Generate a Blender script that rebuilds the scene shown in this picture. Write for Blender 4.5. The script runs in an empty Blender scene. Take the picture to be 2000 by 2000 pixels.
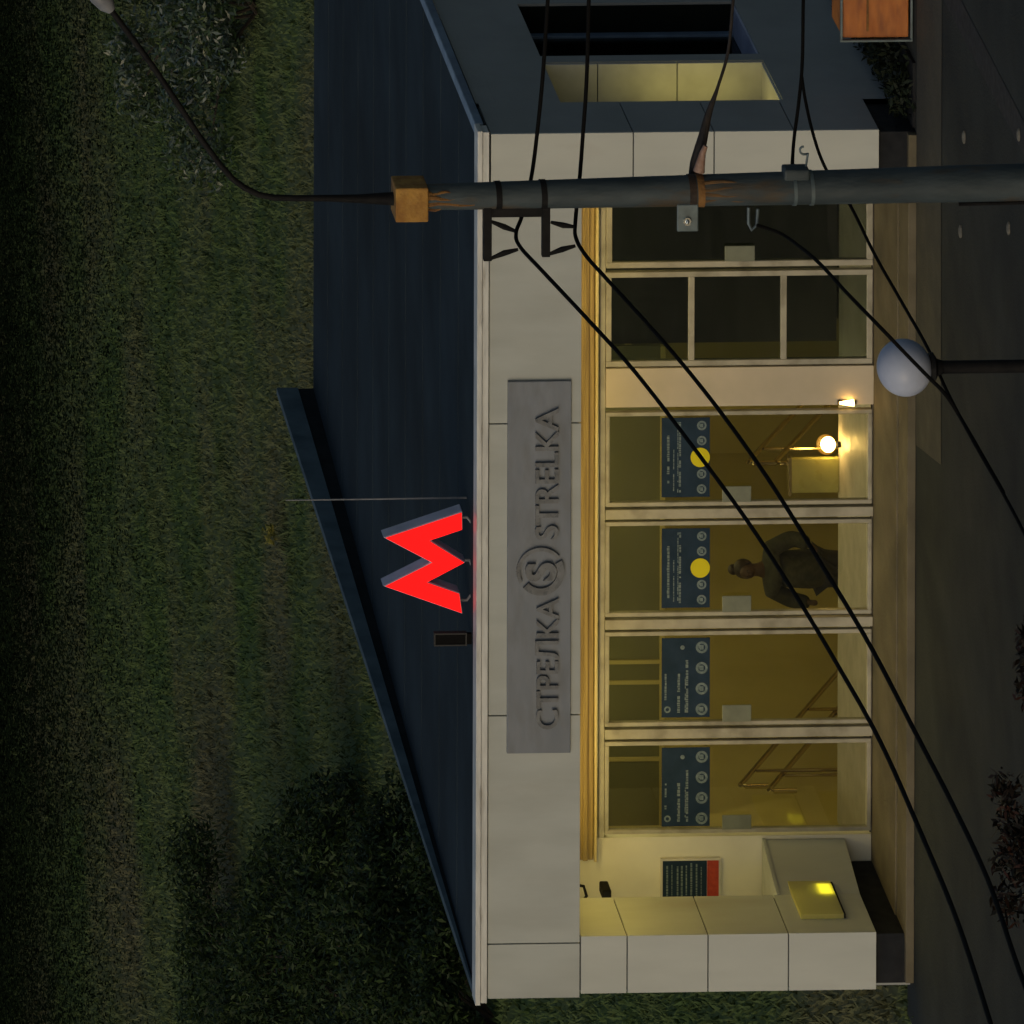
import bpy, bmesh, math, random
import numpy as np
from mathutils import Vector, Matrix
R = math.radians
rnd = random.Random(7)
scene = bpy.context.scene
col = scene.collection

# ------------------------------------------------------------------ camera
# The photograph is turned on its side and cropped far off the lens axis: the
# camera stands up to the right of the pavilion, looking straight past it.
F = 18000.0                                  # focal length in photo pixels (2000 px wide)
YAW, PIT = R(-1.0), R(1.9)
FW = Vector((math.sin(YAW)*math.cos(PIT), math.cos(YAW)*math.cos(PIT), -math.sin(PIT)))
RT = Vector((math.cos(YAW), -math.sin(YAW), 0))
UP = RT.cross(FW)
DV = Vector((0, 1, 0))
U0 = 8400 - F*DV.dot(RT)/DV.dot(FW)
D0 = -1800 + F*DV.dot(UP)/DV.dot(FW)
def ray(x, y):
    return FW + RT*((2000-y-U0)/F) - UP*((x-D0)/F)
_a = ray(1768, 1000)
CAM = -_a/_a.y*90.0
def px(x, y, Y=0.0):
    a = ray(x, y); return CAM + a*((Y-CAM.y)/a.y)
def pz(x, y, Z=0.0):
    a = ray(x, y); return CAM + a*((Z-CAM.z)/a.z)
def pX(x, y, X):
    a = ray(x, y); return CAM + a*((X-CAM.x)/a.x)

cd = bpy.data.cameras.new('camera'); cam = bpy.data.objects.new('camera', cd); col.objects.link(cam)
cd.sensor_width = 36; cd.lens = 36*F/2000; cd.clip_start = 1; cd.clip_end = 2000
cd.shift_x = (1000-D0)/2000; cd.shift_y = ((2000-U0)-1000)/2000
m3 = Matrix((-UP, RT, -FW)).transposed()
cam.matrix_world = Matrix.Translation(CAM) @ m3.to_4x4()
scene.camera = cam

# ------------------------------------------------------------------ materials
def mat(name, c1, c2=None, scale=3.0, rough=0.7, metal=0.0, bump=0.0, bscale=40, spec=0.5, lo=0.35, hi=0.65, detail=6, c3=None, c3scale=1.0, c3lo=.6, c3hi=.7, stretch=None):
    m = bpy.data.materials.new(name); m.use_nodes = True
    nt = m.node_tree; b = nt.nodes['Principled BSDF']
    b.inputs['Base Color'].default_value = (*c1, 1); b.inputs['Roughness'].default_value = rough
    b.inputs['Metallic'].default_value = metal; b.inputs['Specular IOR Level'].default_value = spec
    tc = nt.nodes.new('ShaderNodeTexCoord'); vec = tc.outputs['Object']
    if stretch:
        mp = nt.nodes.new('ShaderNodeMapping'); mp.inputs['Scale'].default_value = stretch
        nt.links.new(vec, mp.inputs[0]); vec = mp.outputs[0]
    def noise(s, d=detail):
        n = nt.nodes.new('ShaderNodeTexNoise'); n.inputs['Scale'].default_value = s; n.inputs['Detail'].default_value = d
        nt.links.new(vec, n.inputs['Vector']); return n
    def ramp(n, a, z):
        r = nt.nodes.new('ShaderNodeMapRange'); r.inputs[1].default_value = a; r.inputs[2].default_value = z
        nt.links.new(n.outputs['Fac'], r.inputs[0]); return r
    if c2:
        mx = nt.nodes.new('ShaderNodeMix'); mx.data_type = 'RGBA'
        mx.inputs[6].default_value = (*c1, 1); mx.inputs[7].default_value = (*c2, 1)
        nt.links.new(ramp(noise(scale), lo, hi).outputs[0], mx.inputs[0]); out = mx.outputs[2]
        if c3:
            m2 = nt.nodes.new('ShaderNodeMix'); m2.data_type = 'RGBA'
            nt.links.new(out, m2.inputs[6]); m2.inputs[7].default_value = (*c3, 1)
            nt.links.new(ramp(noise(c3scale), c3lo, c3hi).outputs[0], m2.inputs[0]); out = m2.outputs[2]
        nt.links.new(out, b.inputs['Base Color'])
        rr = ramp(noise(scale*2.3), .3, .7); rr.inputs[3].default_value = max(.02, rough-.1); rr.inputs[4].default_value = min(1, rough+.12)
        nt.links.new(rr.outputs[0], b.inputs['Roughness'])
    if bump:
        bp = nt.nodes.new('ShaderNodeBump'); bp.inputs['Strength'].default_value = bump; bp.inputs['Distance'].default_value = .02
        nt.links.new(noise(bscale).outputs['Fac'], bp.inputs['Height']); nt.links.new(bp.outputs[0], b.inputs['Normal'])
    return m

def emit(name, c, s, base=(.8, .8, .8)):
    m = bpy.data.materials.new(name); m.use_nodes = True
    b = m.node_tree.nodes['Principled BSDF']; b.inputs['Base Color'].default_value = (*base, 1)
    b.inputs['Emission Color'].default_value = (*c, 1); b.inputs['Emission Strength'].default_value = s
    return m

def glass(name, tint=(.9, .92, .9), refl=.12, rough=.02):
    m = bpy.data.materials.new(name); m.use_nodes = True; nt = m.node_tree
    nt.nodes.remove(nt.nodes['Principled BSDF'])
    t = nt.nodes.new('ShaderNodeBsdfTransparent'); t.inputs[0].default_value = (*tint, 1)
    g = nt.nodes.new('ShaderNodeBsdfGlossy'); g.inputs['Roughness'].default_value = rough
    fr = nt.nodes.new('ShaderNodeLayerWeight'); fr.inputs[0].default_value = .25
    mr = nt.nodes.new('ShaderNodeMapRange'); mr.inputs[3].default_value = refl*.5; mr.inputs[4].default_value = min(1, refl*4)
    nt.links.new(fr.outputs['Fresnel'], mr.inputs[0])
    mx = nt.nodes.new('ShaderNodeMixShader')
    nt.links.new(mr.outputs[0], mx.inputs[0]); nt.links.new(t.outputs[0], mx.inputs[1]); nt.links.new(g.outputs[0], mx.inputs[2])
    nt.links.new(mx.outputs[0], nt.nodes['Material Output'].inputs[0])
    return m

def leafmat(name, cols, rough=.55, spec=.4):
    m = bpy.data.materials.new(name); m.use_nodes = True; nt = m.node_tree; b = nt.nodes['Principled BSDF']
    g = nt.nodes.new('ShaderNodeNewGeometry'); r = nt.nodes.new('ShaderNodeValToRGB')
    r.color_ramp.elements[0].color = (*cols[0], 1); r.color_ramp.elements[1].color = (*cols[-1], 1)
    for i, c in enumerate(cols[1:-1]):
        e = r.color_ramp.elements.new((i+1)/(len(cols)-1)); e.color = (*c, 1)
    nt.links.new(g.outputs['Random Per Island'], r.inputs[0]); nt.links.new(r.outputs[0], b.inputs['Base Color'])
    b.inputs['Roughness'].default_value = rough; b.inputs['Specular IOR Level'].default_value = spec
    return m

M = {}
M['clad'] = mat('pale_cladding', (.425, .455, .43), (.375, .398, .372), 2.2, .55, bump=.05, bscale=14, c3=(.33, .31, .27), c3scale=.9, c3lo=.6, c3hi=.8, stretch=(1.6, 1.6, .45))
M['clad_w'] = mat('white_cladding', (.50, .525, .485), (.455, .48, .445), 2.2, .5, bump=.04, bscale=14, c3=(.42, .41, .37), c3scale=1.3, c3lo=.62, c3hi=.8, stretch=(1.6, 1.6, .45))
M['coping'] = mat('pale_coping', (.66, .67, .64), (.50, .51, .49), 3, .4, stretch=(1, 1, 6), c3=(.34, .33, .30), c3scale=2.2, c3lo=.6, c3hi=.75)
M['joint'] = mat('joint_dark', (.02, .02, .02))
M['plinth'] = mat('dark_plinth', (.016, .018, .021), (.011, .012, .014), 4, .8, spec=.2)
M['slate'] = mat('slate_wall', (.30, .318, .315), (.26, .278, .272), 1.3, .6, bump=.05, bscale=20)
M['roof'] = mat('navy_roof_membrane', (.033, .049, .062), (.025, .038, .049), .7, .9, bump=.03, bscale=6, spec=.06, c3=(.022, .030, .036), c3scale=.35, c3lo=.4, c3hi=.75)
M['parapet'] = mat('blue_parapet_membrane', (.10, .145, .175), (.06, .092, .115), 2.4, .85, bump=.2, bscale=5, spec=.08)
M['edge'] = mat('blue_metal_edge', (.18, .26, .36), (.12, .17, .25), 3, .4)
M['sign'] = mat('grey_sign_metal', (.180, .207, .245), (.150, .174, .205), 2.5, .42, metal=.0, bump=.12, bscale=9, c3=(.135, .152, .172), c3scale=4, c3lo=.5, c3hi=.75, stretch=(.6, 1, 1.6))
M['letter'] = mat('grey_letter_metal', (.165, .18, .195), (.10, .11, .12), 9, .3)
M['frame'] = mat('pale_frame', (.36, .345, .28), (.26, .25, .20), 5, .4, c3=(.16,.15,.11), c3scale=2.5, c3lo=.55, c3hi=.8)
M['framedark'] = mat('frame_gap', (.03, .026, .02))
M['pier'] = mat('beige_pier', (.50, .44, .34), (.43, .38, .29), 2, .6)
M['beam'] = mat('gold_transom', (.34, .25, .09), (.20, .14, .05), 3, .4, stretch=(.35, 1, 14))
M['lip'] = mat('bright_transom_lip', (.62, .52, .27), (.5, .40, .18), 3, .35, stretch=(.4, 1, 6))
M['glass'] = glass('door_glass', (.86, .86, .80), .10)
M['wglass'] = glass('window_glass', (.55, .60, .56), .16)
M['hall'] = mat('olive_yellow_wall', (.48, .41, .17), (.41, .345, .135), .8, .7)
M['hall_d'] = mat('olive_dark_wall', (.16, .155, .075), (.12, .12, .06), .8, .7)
M['hall_floor'] = mat('granite_floor', (.40, .375, .375), (.31, .29, .29), 3, .5, bump=.05)
M['hall_dark'] = mat('dark_partition', (.022, .026, .022), (.016, .018, .017), 1.5, .6)
M['ceil'] = mat('hall_ceiling', (.5, .47, .36))
M['navy'] = mat('navy_sticker', (.016, .034, .066), (.011, .026, .05), 6, .6, spec=.12)
M['print'] = mat('sticker_print', (.17, .22, .24), (.10, .14, .16), 30, .6, spec=.1)
M['yellow'] = mat('yellow_disc', (.60, .53, .015), rough=.6, spec=.15)
M['plate'] = mat('grey_green_plate', (.17, .19, .15), (.14, .155, .125), 8, .5, spec=.2)
M['redp'] = mat('red_poster', (.42, .045, .02), (.32, .03, .015), 20)
M['white'] = mat('white_paint', (.62, .60, .54), (.52, .50, .45), 4)
M['chrome'] = mat('brushed_rail', (.55, .46, .26), rough=.22, metal=1)
M['blackmetal'] = mat('black_metal', (.007, .007, .008), (.012, .012, .012), 8, .7, spec=.15)
M['cable'] = mat('black_cable', (.006, .006, .006), rough=.9, spec=.08)
M['polec'] = mat('grey_pole', (.066, .086, .094), (.036, .050, .056), 2.2, .6, bump=.35, bscale=14, spec=.3, c3=(.085, .055, .025), c3scale=1.6, c3lo=.56, c3hi=.72, stretch=(2.5, 2.5, .8))
M['rust'] = mat('rust', (.25, .125, .032), (.12, .052, .016), 7, .85, bump=.5, bscale=30)
M['rustcap'] = mat('rusty_cap', (.42, .23, .05), (.26, .12, .025), 9, .85, bump=.5, bscale=26, c3=(.09, .04, .015), c3scale=5, c3lo=.58, c3hi=.66)
M['galv'] = mat('galvanised', (.13, .175, .19), (.085, .115, .125), 9, .45, metal=.2)
M['lamphead'] = mat('lamp_head', (.20, .21, .23), (.15, .16, .18), 6, .5)
M['lawn'] = mat('lawn_soil', (.068, .108, .040), (.100, .130, .058), .33, .95, bump=.3, bscale=3, spec=.05, c3=(.125, .125, .072), c3scale=.15, c3lo=.46, c3hi=.66, lo=.4, hi=.6)
M['pave'] = mat('grey_asphalt', (.043, .049, .046), (.033, .038, .036), .8, .9, bump=.45, bscale=45, spec=.2, c3=(.026, .031, .031), c3scale=.55, c3lo=.45, c3hi=.65)
M['landing'] = mat('landing_slab', (.155, .132, .082), (.10, .085, .05), 1.6, .75, bump=.25, bscale=30, c3=(.07,.062,.04), c3scale=1.1, c3lo=.52, c3hi=.75)
M['light_spill'] = mat('light_spill_tone', (.066, .063, .048), (.050, .049, .040), 1.6, .85, bump=.3, bscale=40)
M['drain'] = mat('dark_drain', (.018, .02, .024), (.012, .013, .015), 6, .8)
M['globe'] = mat('frosted_globe', (.46, .51, .64), (.36, .41, .53), 3, .4, spec=.4, c3=(.26,.28,.34), c3scale=2.2, c3lo=.5, c3hi=.8)
M['orange'] = mat('orange_panel', (.46, .15, .025), (.34, .10, .018), 3.5, .6, c3=(.22, .065, .015), c3scale=2.2, c3lo=.5, c3hi=.7, stretch=(1, 1, 3))
M['red'] = emit('lit_red_face', (1, .010, .009), 1.25, (.25, .004, .004))
M['red'].node_tree.nodes['Principled BSDF'].inputs['Specular IOR Level'].default_value = 0
M['lav'] = mat('lavender_casing', (.50, .48, .62), (.38, .37, .50), 4, .4)
M['jacket'] = mat('grey_green_jacket', (.055, .058, .045), (.034, .038, .03), 14, .85)
M['trouser'] = mat('dark_trouser', (.03, .03, .035))
M['skin'] = mat('skin', (.085, .05, .034), rough=.55)
M['hair'] = mat('dark_hair', (.03, .018, .012), (.02, .012, .008), 40, .5)
WARM = (1.0, .62, .17)
M['strip'] = emit('warm_strip_light', (1, .74, .24), 11.0)
M['lum'] = emit('hall_luminaire', (1, .87, .37), 21.0)
M['bulb'] = emit('warm_bulb', (1, .70, .28), 60.0)
M['glow'] = glass('lamp_halo', (.95,.85,.6), .05); _n = M['glow'].node_tree; _e = _n.nodes.new('ShaderNodeEmission'); _e.inputs[0].default_value = (1,.45,.07,1); _e.inputs[1].default_value = .3
_a = _n.nodes.new('ShaderNodeAddShader'); _o = _n.nodes['Material Output']; _l = _o.inputs[0].links[0].from_socket; _n.links.new(_l, _a.inputs[0]); _n.links.new(_e.outputs[0], _a.inputs[1]); _n.links.new(_a.outputs[0], _o.inputs[0])
M['lamp_refl'] = emit('reflection_glow', (1, .55, .14), 14.0)
M['wlum'] = emit('yellow_light_patch', (.85, .80, .10), .26)
M['wlum2'] = emit('yellow_light_patch_core', (1, .88, .12), 1.6)
M['grass'] = mat('grass_blades', (.068, .112, .040), (.102, .134, .060), .33, .95, spec=.03, lo=.35, hi=.65, c3=(.128, .128, .074), c3scale=.15, c3lo=.46, c3hi=.66)
M['bush'] = leafmat('dark_bush_leaf', [(.007, .017, .005), (.015, .032, .008), (.010, .022, .006), (.042, .072, .020)], .6, .22)
M['bushg'] = leafmat('glossy_bush_leaf', [(.020, .038, .014), (.045, .075, .020), (.03, .05, .03), (.10, .13, .11)], .35, .6)
M['shade_tree'] = leafmat('shade_tree_leaf', [(.015, .028, .010), (.03, .05, .016), (.022, .038, .012)], .6, .3)
M['hedge'] = leafmat('black_green_leaf', [(.008, .014, .008), (.014, .020, .010), (.010, .018, .010)], .6, .2)
M['redleaf'] = leafmat('red_leaf', [(.007, .008, .005), (.014, .008, .006), (.008, .009, .005), (.036, .011, .007)], .6, .2)
M['yflower'] = leafmat('yellow_green_leaf', [(.12, .13, .02), (.20, .18, .03)], .6)
M['bark'] = mat('bark', (.05, .04, .03), (.03, .024, .018), 8, .9, bump=.5)
M['stone'] = mat('pale_stone', (.15, .145, .12), (.10, .10, .09), 20)

# ------------------------------------------------------------------ mesh helpers
ORG = {}
def setp(o, label=None, cat=None, group=None, kind=None):
    for k, v in (('label', label), ('category', cat), ('group', group), ('kind', kind)):
        if v: o[k] = v
    return o
def thing(name, loc, label, cat, group=None, kind=None):
    o = bpy.data.objects.new(name, None); col.objects.link(o); o.location = loc; o.empty_display_size = .2
    ORG[o] = Vector(loc); return setp(o, label, cat, group, kind)

class MB:
    def __init__(s): s.v = []; s.f = []; s.m = []
    def face(s, pts, m=0):
        n = len(s.v); s.v += [tuple(p) for p in pts]; s.f.append(tuple(range(n, n+len(pts)))); s.m.append(m)
    def box(s, x0, x1, y0, y1, z0, z1, m=0):
        if x1 < x0: x0, x1 = x1, x0
        if y1 < y0: y0, y1 = y1, y0
        if z1 < z0: z0, z1 = z1, z0
        n = len(s.v)
        s.v += [(x0,y0,z0),(x1,y0,z0),(x1,y1,z0),(x0,y1,z0),(x0,y0,z1),(x1,y0,z1),(x1,y1,z1),(x0,y1,z1)]
        for q in ((0,3,2,1),(4,5,6,7),(0,1,5,4),(1,2,6,5),(2,3,7,6),(3,0,4,7)):
            s.f.append(tuple(n+i for i in q)); s.m.append(m)
    def prism(s, pts, y0, y1, m=0, mside=None, mback=None):      # pts: (x,z) counter-clockwise seen from -y
        n = len(s.v); k = len(pts)
        s.v += [(p[0], y0, p[1]) for p in pts] + [(p[0], y1, p[1]) for p in pts]
        s.f.append(tuple(n+i for i in range(k))); s.m.append(m)
        s.f.append(tuple(n+k+i for i in reversed(range(k)))); s.m.append(m if mback is None else mback)
        for i in range(k):
            j = (i+1) % k
            s.f.append((n+i, n+k+i, n+k+j, n+j)); s.m.append(m if mside is None else mside)
    def tube(s, pts, r, n=10, m=0, cap=True):
        pts = [Vector(p) for p in pts]; rs = r if isinstance(r, (list, tuple)) else [r]*len(pts)
        base = len(s.v); up = Vector((0, 0, 1)); t0 = (pts[1]-pts[0]).normalized()
        if abs(t0.dot(up)) > .9: up = Vector((1, 0, 0))
        a = t0.cross(up).normalized()
        for i, p in enumerate(pts):
            t = (pts[min(i+1, len(pts)-1)] - pts[max(i-1, 0)]).normalized()
            a = (a - t*a.dot(t)).normalized(); b = t.cross(a)
            for k in range(n):
                th = 2*math.pi*k/n
                s.v.append(tuple(p + (a*math.cos(th)+b*math.sin(th))*rs[i]))
        for i in range(len(pts)-1):
            for k in range(n):
                k2 = (k+1) % n
                s.f.append((base+i*n+k, base+i*n+k2, base+(i+1)*n+k2, base+(i+1)*n+k)); s.m.append(m)
        if cap:
            s.f.append(tuple(base+k for k in reversed(range(n)))); s.m.append(m)
            e = base+(len(pts)-1)*n; s.f.append(tuple(e+k for k in range(n))); s.m.append(m)
    def sphere(s, c, r, nu=20, nv=12, m=0, sc=(1,1,1)):
        bm = bmesh.new(); bmesh.ops.create_uvsphere(bm, u_segments=nu, v_segments=nv, radius=r)
        n = len(s.v); bm.verts.index_update()
        s.v += [(c[0]+v.co.x*sc[0], c[1]+v.co.y*sc[1], c[2]+v.co.z*sc[2]) for v in bm.verts]
        for f in bm.faces: s.f.append(tuple(n+v.index for v in f.verts)); s.m.append(m)
        bm.free()
    def disc(s, x, y, z, r, th=.004, n=20, m=0, rin=0):      # disc facing -y
        if rin:
            for k in range(n):
                a0, a1 = 2*math.pi*k/n, 2*math.pi*(k+1)/n
                s.face([(x+r*math.cos(a0),y,z+r*math.sin(a0)),(x+r*math.cos(a1),y,z+r*math.sin(a1)),(x+rin*math.cos(a1),y,z+rin*math.sin(a1)),(x+rin*math.cos(a0),y,z+rin*math.sin(a0))], m)
        else:
            s.prism([(x+r*math.cos(2*math.pi*k/n), z+r*math.sin(2*math.pi*k/n)) for k in range(n)], y, y+th, m)
    def build(s, name, mats, parent=None, bevel=0, smooth=False):
        me = bpy.data.meshes.new(name)
        off = ORG.get(parent, Vector((0,0,0)))
        me.from_pydata([(v[0]-off.x, v[1]-off.y, v[2]-off.z) for v in s.v], [], s.f)
        if not isinstance(mats, (list, tuple)): mats = [mats]
        for q in mats: me.materials.append(q)
        me.polygons.foreach_set('material_index', s.m)
        bm = bmesh.new(); bm.from_mesh(me); bmesh.ops.recalc_face_normals(bm, faces=bm.faces); bm.to_mesh(me); bm.free()
        if smooth:
            me.polygons.foreach_set('use_smooth', [True]*len(me.polygons))
            me.set_sharp_from_angle(angle=R(40))
        me.update()
        o = bpy.data.objects.new(name, me); col.objects.link(o)
        if parent: o.parent = parent; ORG[o] = off
        else: ORG[o] = Vector((0,0,0))
        if bevel:
            b = o.modifiers.new('bevel', 'BEVEL'); b.width = bevel; b.segments = 2; b.limit_method = 'ANGLE'
        return o

def leaf_mesh(name, clumps, n, size, m, parent=None, seed=1, flat=.0):
    """n leaf quads scattered through a set of clumps (centre, radii)"""
    rg = np.random.default_rng(seed)
    w = np.array([c[1][0]*c[1][1]*c[1][2] for c in clumps])**.67; w = w/w.sum()
    idx = rg.choice(len(clumps), n, p=w)
    C = np.array([c[0] for c in clumps])[idx]; S = np.array([c[1] for c in clumps])[idx]
    d = rg.normal(size=(n, 3)); d /= np.linalg.norm(d, axis=1)[:, None]
    rr = rg.random(n)**.42
    P = C + d*S*rr[:, None]*(1+.12*rg.normal(size=(n, 1)))
    a = rg.normal(size=(n, 3)); a[:, 2] *= (1-flat); a /= np.linalg.norm(a, axis=1)[:, None]
    b = np.cross(a, rg.normal(size=(n, 3))); b /= np.linalg.norm(b, axis=1)[:, None]
    L = size*(.6+.8*rg.random((n, 1))); W = L*.32
    off = ORG.get(parent, Vector((0,0,0))); P = P - np.array(off)
    V = np.stack([P-a*L, P+b*W, P+a*L, P-b*W], 1).reshape(-1, 3)
    me = bpy.data.meshes.new(name); me.vertices.add(n*4); me.vertices.foreach_set('co', V.astype(np.float32).ravel())
    me.loops.add(n*4); me.loops.foreach_set('vertex_index', np.arange(n*4, dtype=np.int32))
    me.polygons.add(n); me.polygons.foreach_set('loop_start', np.arange(0, n*4, 4, dtype=np.int32))
    me.update(calc_edges=True); me.validate(); me.materials.append(m)
    o = bpy.data.objects.new(name, me); col.objects.link(o)
    if parent: o.parent = parent; ORG[o] = off
    return o

def text_mesh(body, size, extrude, space=1.0):
    cu = bpy.data.curves.new('t', 'FONT'); cu.body = body; cu.size = size; cu.extrude = extrude; cu.space_character = space
    cu.offset = .014; cu.align_x = 'LEFT'
    o = bpy.data.objects.new('t', cu); col.objects.link(o); bpy.context.view_layer.update()
    me = bpy.data.meshes.new_from_object(o.evaluated_get(bpy.context.evaluated_depsgraph_get()))
    bpy.data.objects.remove(o); bpy.data.curves.remove(cu)
    V = [v.co.copy() for v in me.vertices]; Fc = [tuple(p.vertices) for p in me.polygons]; bpy.data.meshes.remove(me)
    return V, Fc

# ------------------------------------------------------------------ key dimensions (metres)
G = 1.65                                                   # glass wall set back behind the fascia
XL = (px(930,1950).x + px(1100,1950).x)/2
XR = (px(1000,262).x + px(1700,253).x)/2
XLc = px(1400,1937).x; XLi = px(1400,1825).x               # left column
XRi = px(1400,395).x                                       # right column inner face
ZT = (px(925,1900).z + px(933,600).z)/2                    # top of coping
ZC = (px(950,1900).z + px(954,600).z)/2
ZF = (px(1131,1800).z + px(1137,600).z)/2                  # bottom of fascia
ZP = (px(1706,1880).z + px(1722,290).z)/2                  # plinth top
b = pz(540, 770, ZT); YB = b.y; XPe = b.x                   # back end of left parapet
ZB = px(612, 700, YB).z                                    # back of roof
XLR = XL
print('DIM', XL, XR, XLc, XLi, XRi, 'Z', ZT, ZC, ZF, ZP, 'roof', YB, XPe, ZB, 'cam', CAM)
PZ = -0.10                                                 # pavement level

# ------------------------------------------------------------------ ground
g = MB(); hx0, hx1, hy0, hy1 = XL+.15, px(1450,660,G+1.9).x+.05, G+1.75, 12.9      # opening over the stairwell
for (a, b_, c_, d) in ((-700,700,-300,hy0),(-700,700,hy1,900),(-700,hx0,hy0,hy1),(hx1,700,hy0,hy1)): g.face([(a,c_,-.16),(b_,c_,-.16),(b_,d,-.16),(a,d,-.16)])
setp(g.build('ground', M['lawn']), kind='structure')
pv = MB(); xl = px(1850,1990,0).x
pv.box(XL-.35, 70, -95, .3, -.5, PZ); pv.box(XL-3.5, XL-.351, -95, -.6, -.5, PZ-.004); pv.box(XR+.65, 60, .3005, 30, -.5, PZ)
setp(pv.build('pavement', M['pave']), kind='structure')
ld = MB()
e0 = pz(1775, 300, 0).y
ld.box(XL+.1, XR-.05, .45, G+.02, PZ, -.002); ld.box(XL+.1, XR-.05, -.02, .446, PZ, -.016)
setp(ld.build('landing', M['landing'], bevel=.008), kind='structure')
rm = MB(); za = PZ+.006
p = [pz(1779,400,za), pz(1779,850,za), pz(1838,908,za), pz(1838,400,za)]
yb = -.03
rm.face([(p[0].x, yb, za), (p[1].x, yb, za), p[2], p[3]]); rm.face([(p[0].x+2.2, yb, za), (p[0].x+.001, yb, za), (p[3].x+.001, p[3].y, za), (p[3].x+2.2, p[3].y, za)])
setp(rm.build('light_spill', M['light_spill']), kind='structure')  # paler strip laid in place of light spilling from the windows
dr = MB(); q = [pz(1843,0,PZ+.005), pz(1972,250,PZ+.005), pz(2005,250,PZ+.005), pz(1878,0,PZ+.005)]
ext = [(q[0]-q[1])*1.2, (q[1]-q[0])*.6]
dr.face([q[0]+ext[0], q[1]+ext[1], q[2]+ext[1], q[3]+ext[0]]); setp(dr.build('drain', M['drain']), kind='structure')

def grass(n, seed):
    rg = np.random.default_rng(seed)
    y = 14 + 78*rg.random(n)
    x0 = -9 - (y)*.43 - 5; wid = 24+ y*.14
    x = x0 + wid*rg.random(n)
    keep = ~((x > XL-.2) & (x < XR+1) & (y < YB+.3)); x, y = x[keep], y[keep]
    xs = XL-.1-8*rg.random(26000); ys = -.6+18*rg.random(26000); k2 = (xs < XL-.15)
    x = np.concatenate([x, xs[k2]]); y = np.concatenate([y, ys[k2]])
    tx = []; ty = []; m_ = 260; nb = 40
    cy = 30+38*rg.random(m_); cx = -9-cy*.43-5+(24+cy*.14)*rg.random(m_)
    tx = np.repeat(cx, nb)+.16*rg.normal(size=m_*nb); ty = np.repeat(cy, nb)+.22*rg.normal(size=m_*nb); nt_ = len(x)
    x = np.concatenate([x, tx]); y = np.concatenate([y, ty])
    n = len(x); P = np.stack([x, y, np.full(n, -.16)], 1)
    h = .04+.09*rg.random((n, 1))**2; w = .012+.02*rg.random((n, 1)); h[nt_:] = .07+.12*rg.random((n-nt_, 1))
    th = rg.random(n)*6.283; dx = np.stack([np.cos(th), np.sin(th), 0*th], 1)
    lean = rg.normal(size=(n, 3))*.5; lean[:, 2] = 1
    V = np.stack([P-dx*w, P+dx*w, P+lean*h], 1).reshape(-1, 3)
    me = bpy.data.meshes.new('grass'); me.vertices.add(n*3); me.vertices.foreach_set('co', V.astype(np.float32).ravel())
    me.loops.add(n*3); me.loops.foreach_set('vertex_index', np.arange(n*3, dtype=np.int32))
    me.polygons.add(n); me.polygons.foreach_set('loop_start', np.arange(0, n*3, 3, dtype=np.int32)); me.update(calc_edges=True)
    me.materials.append(M['grass']); o = bpy.data.objects.new('grass', me); col.objects.link(o); setp(o, kind='stuff')
grass(270000, 3)

# ------------------------------------------------------------------ the pavilion
B = thing('metro_pavilion', ((XL+XR)/2, .5, 0), 'low metro entrance pavilion with pale cladding, glass doors and navy flat roof', 'building')
J = .006
# fascia: dark backing and separate panels
f = MB()
f.box(XL+.02, XR-.02, .03, .10, ZF+.02, ZC+.02, 1)
js = [px(1040,1843).x, px(1040,1397).x, px(1040,827).x, px(1040,390).x]
xs = [XL]+js
for i in range(4): f.box(xs[i]+(J if i else 0), xs[i+1]-J, 0, .03, ZF, ZC-.012, 0)
f.build('fascia', [M['clad'], M['joint']], B, bevel=.003)
c = MB(); c.box(XL-.03, XR+.03, -.03, .16, ZC, ZT-.055); c.box(XL-.045, XR+.045, -.045, .17, ZT-.05, ZT)
c.build('coping', M['coping'], B, bevel=.004)
# columns
def column(x0, x1, y1, zj, ztop, mat_):
    m = MB(); m.box(x0+.02, x1-.02, .03, y1-.02, ZP+.02, ztop, 1)
    zs = [ZP]+sorted(zj)+[ztop]
    for i in range(len(zs)-1):
        a, b2 = zs[i]+(J if i else 0), zs[i+1]-(J if i < len(zs)-2 else .012)
        m.box(x0, x1, 0, .03, a, b2, 0)
        m.box(x1-.03, x1-.001, .0305, y1, a, b2, 2 if x1 > 0 else 0); m.box(x0+.001, x0+.03, .0305, y1, a, b2, 0)
    return m.build('column', [mat_, M['joint'], M['slate']], B, bevel=.003)
YC = .84
cl = column(XLc, XLi, YC, [px(1225,1880).z, px(1383,1880).z, px(1540,1880).z], ZF-.002, M['clad_w'])
cr = column(XRi, XR, YC, [px(1237,300).z, px(1395,300).z, px(1551,300).z], ZC-.012, M['clad_w'])
for (x0, x1, k) in ((XLc+.04, XLi-.04, cl), (XRi+.04, XR-.04, cr)):
    m = MB(); m.box(x0, x1, .05, G, -.3, ZP); m.build('plinth', M['plinth'], k)
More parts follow.
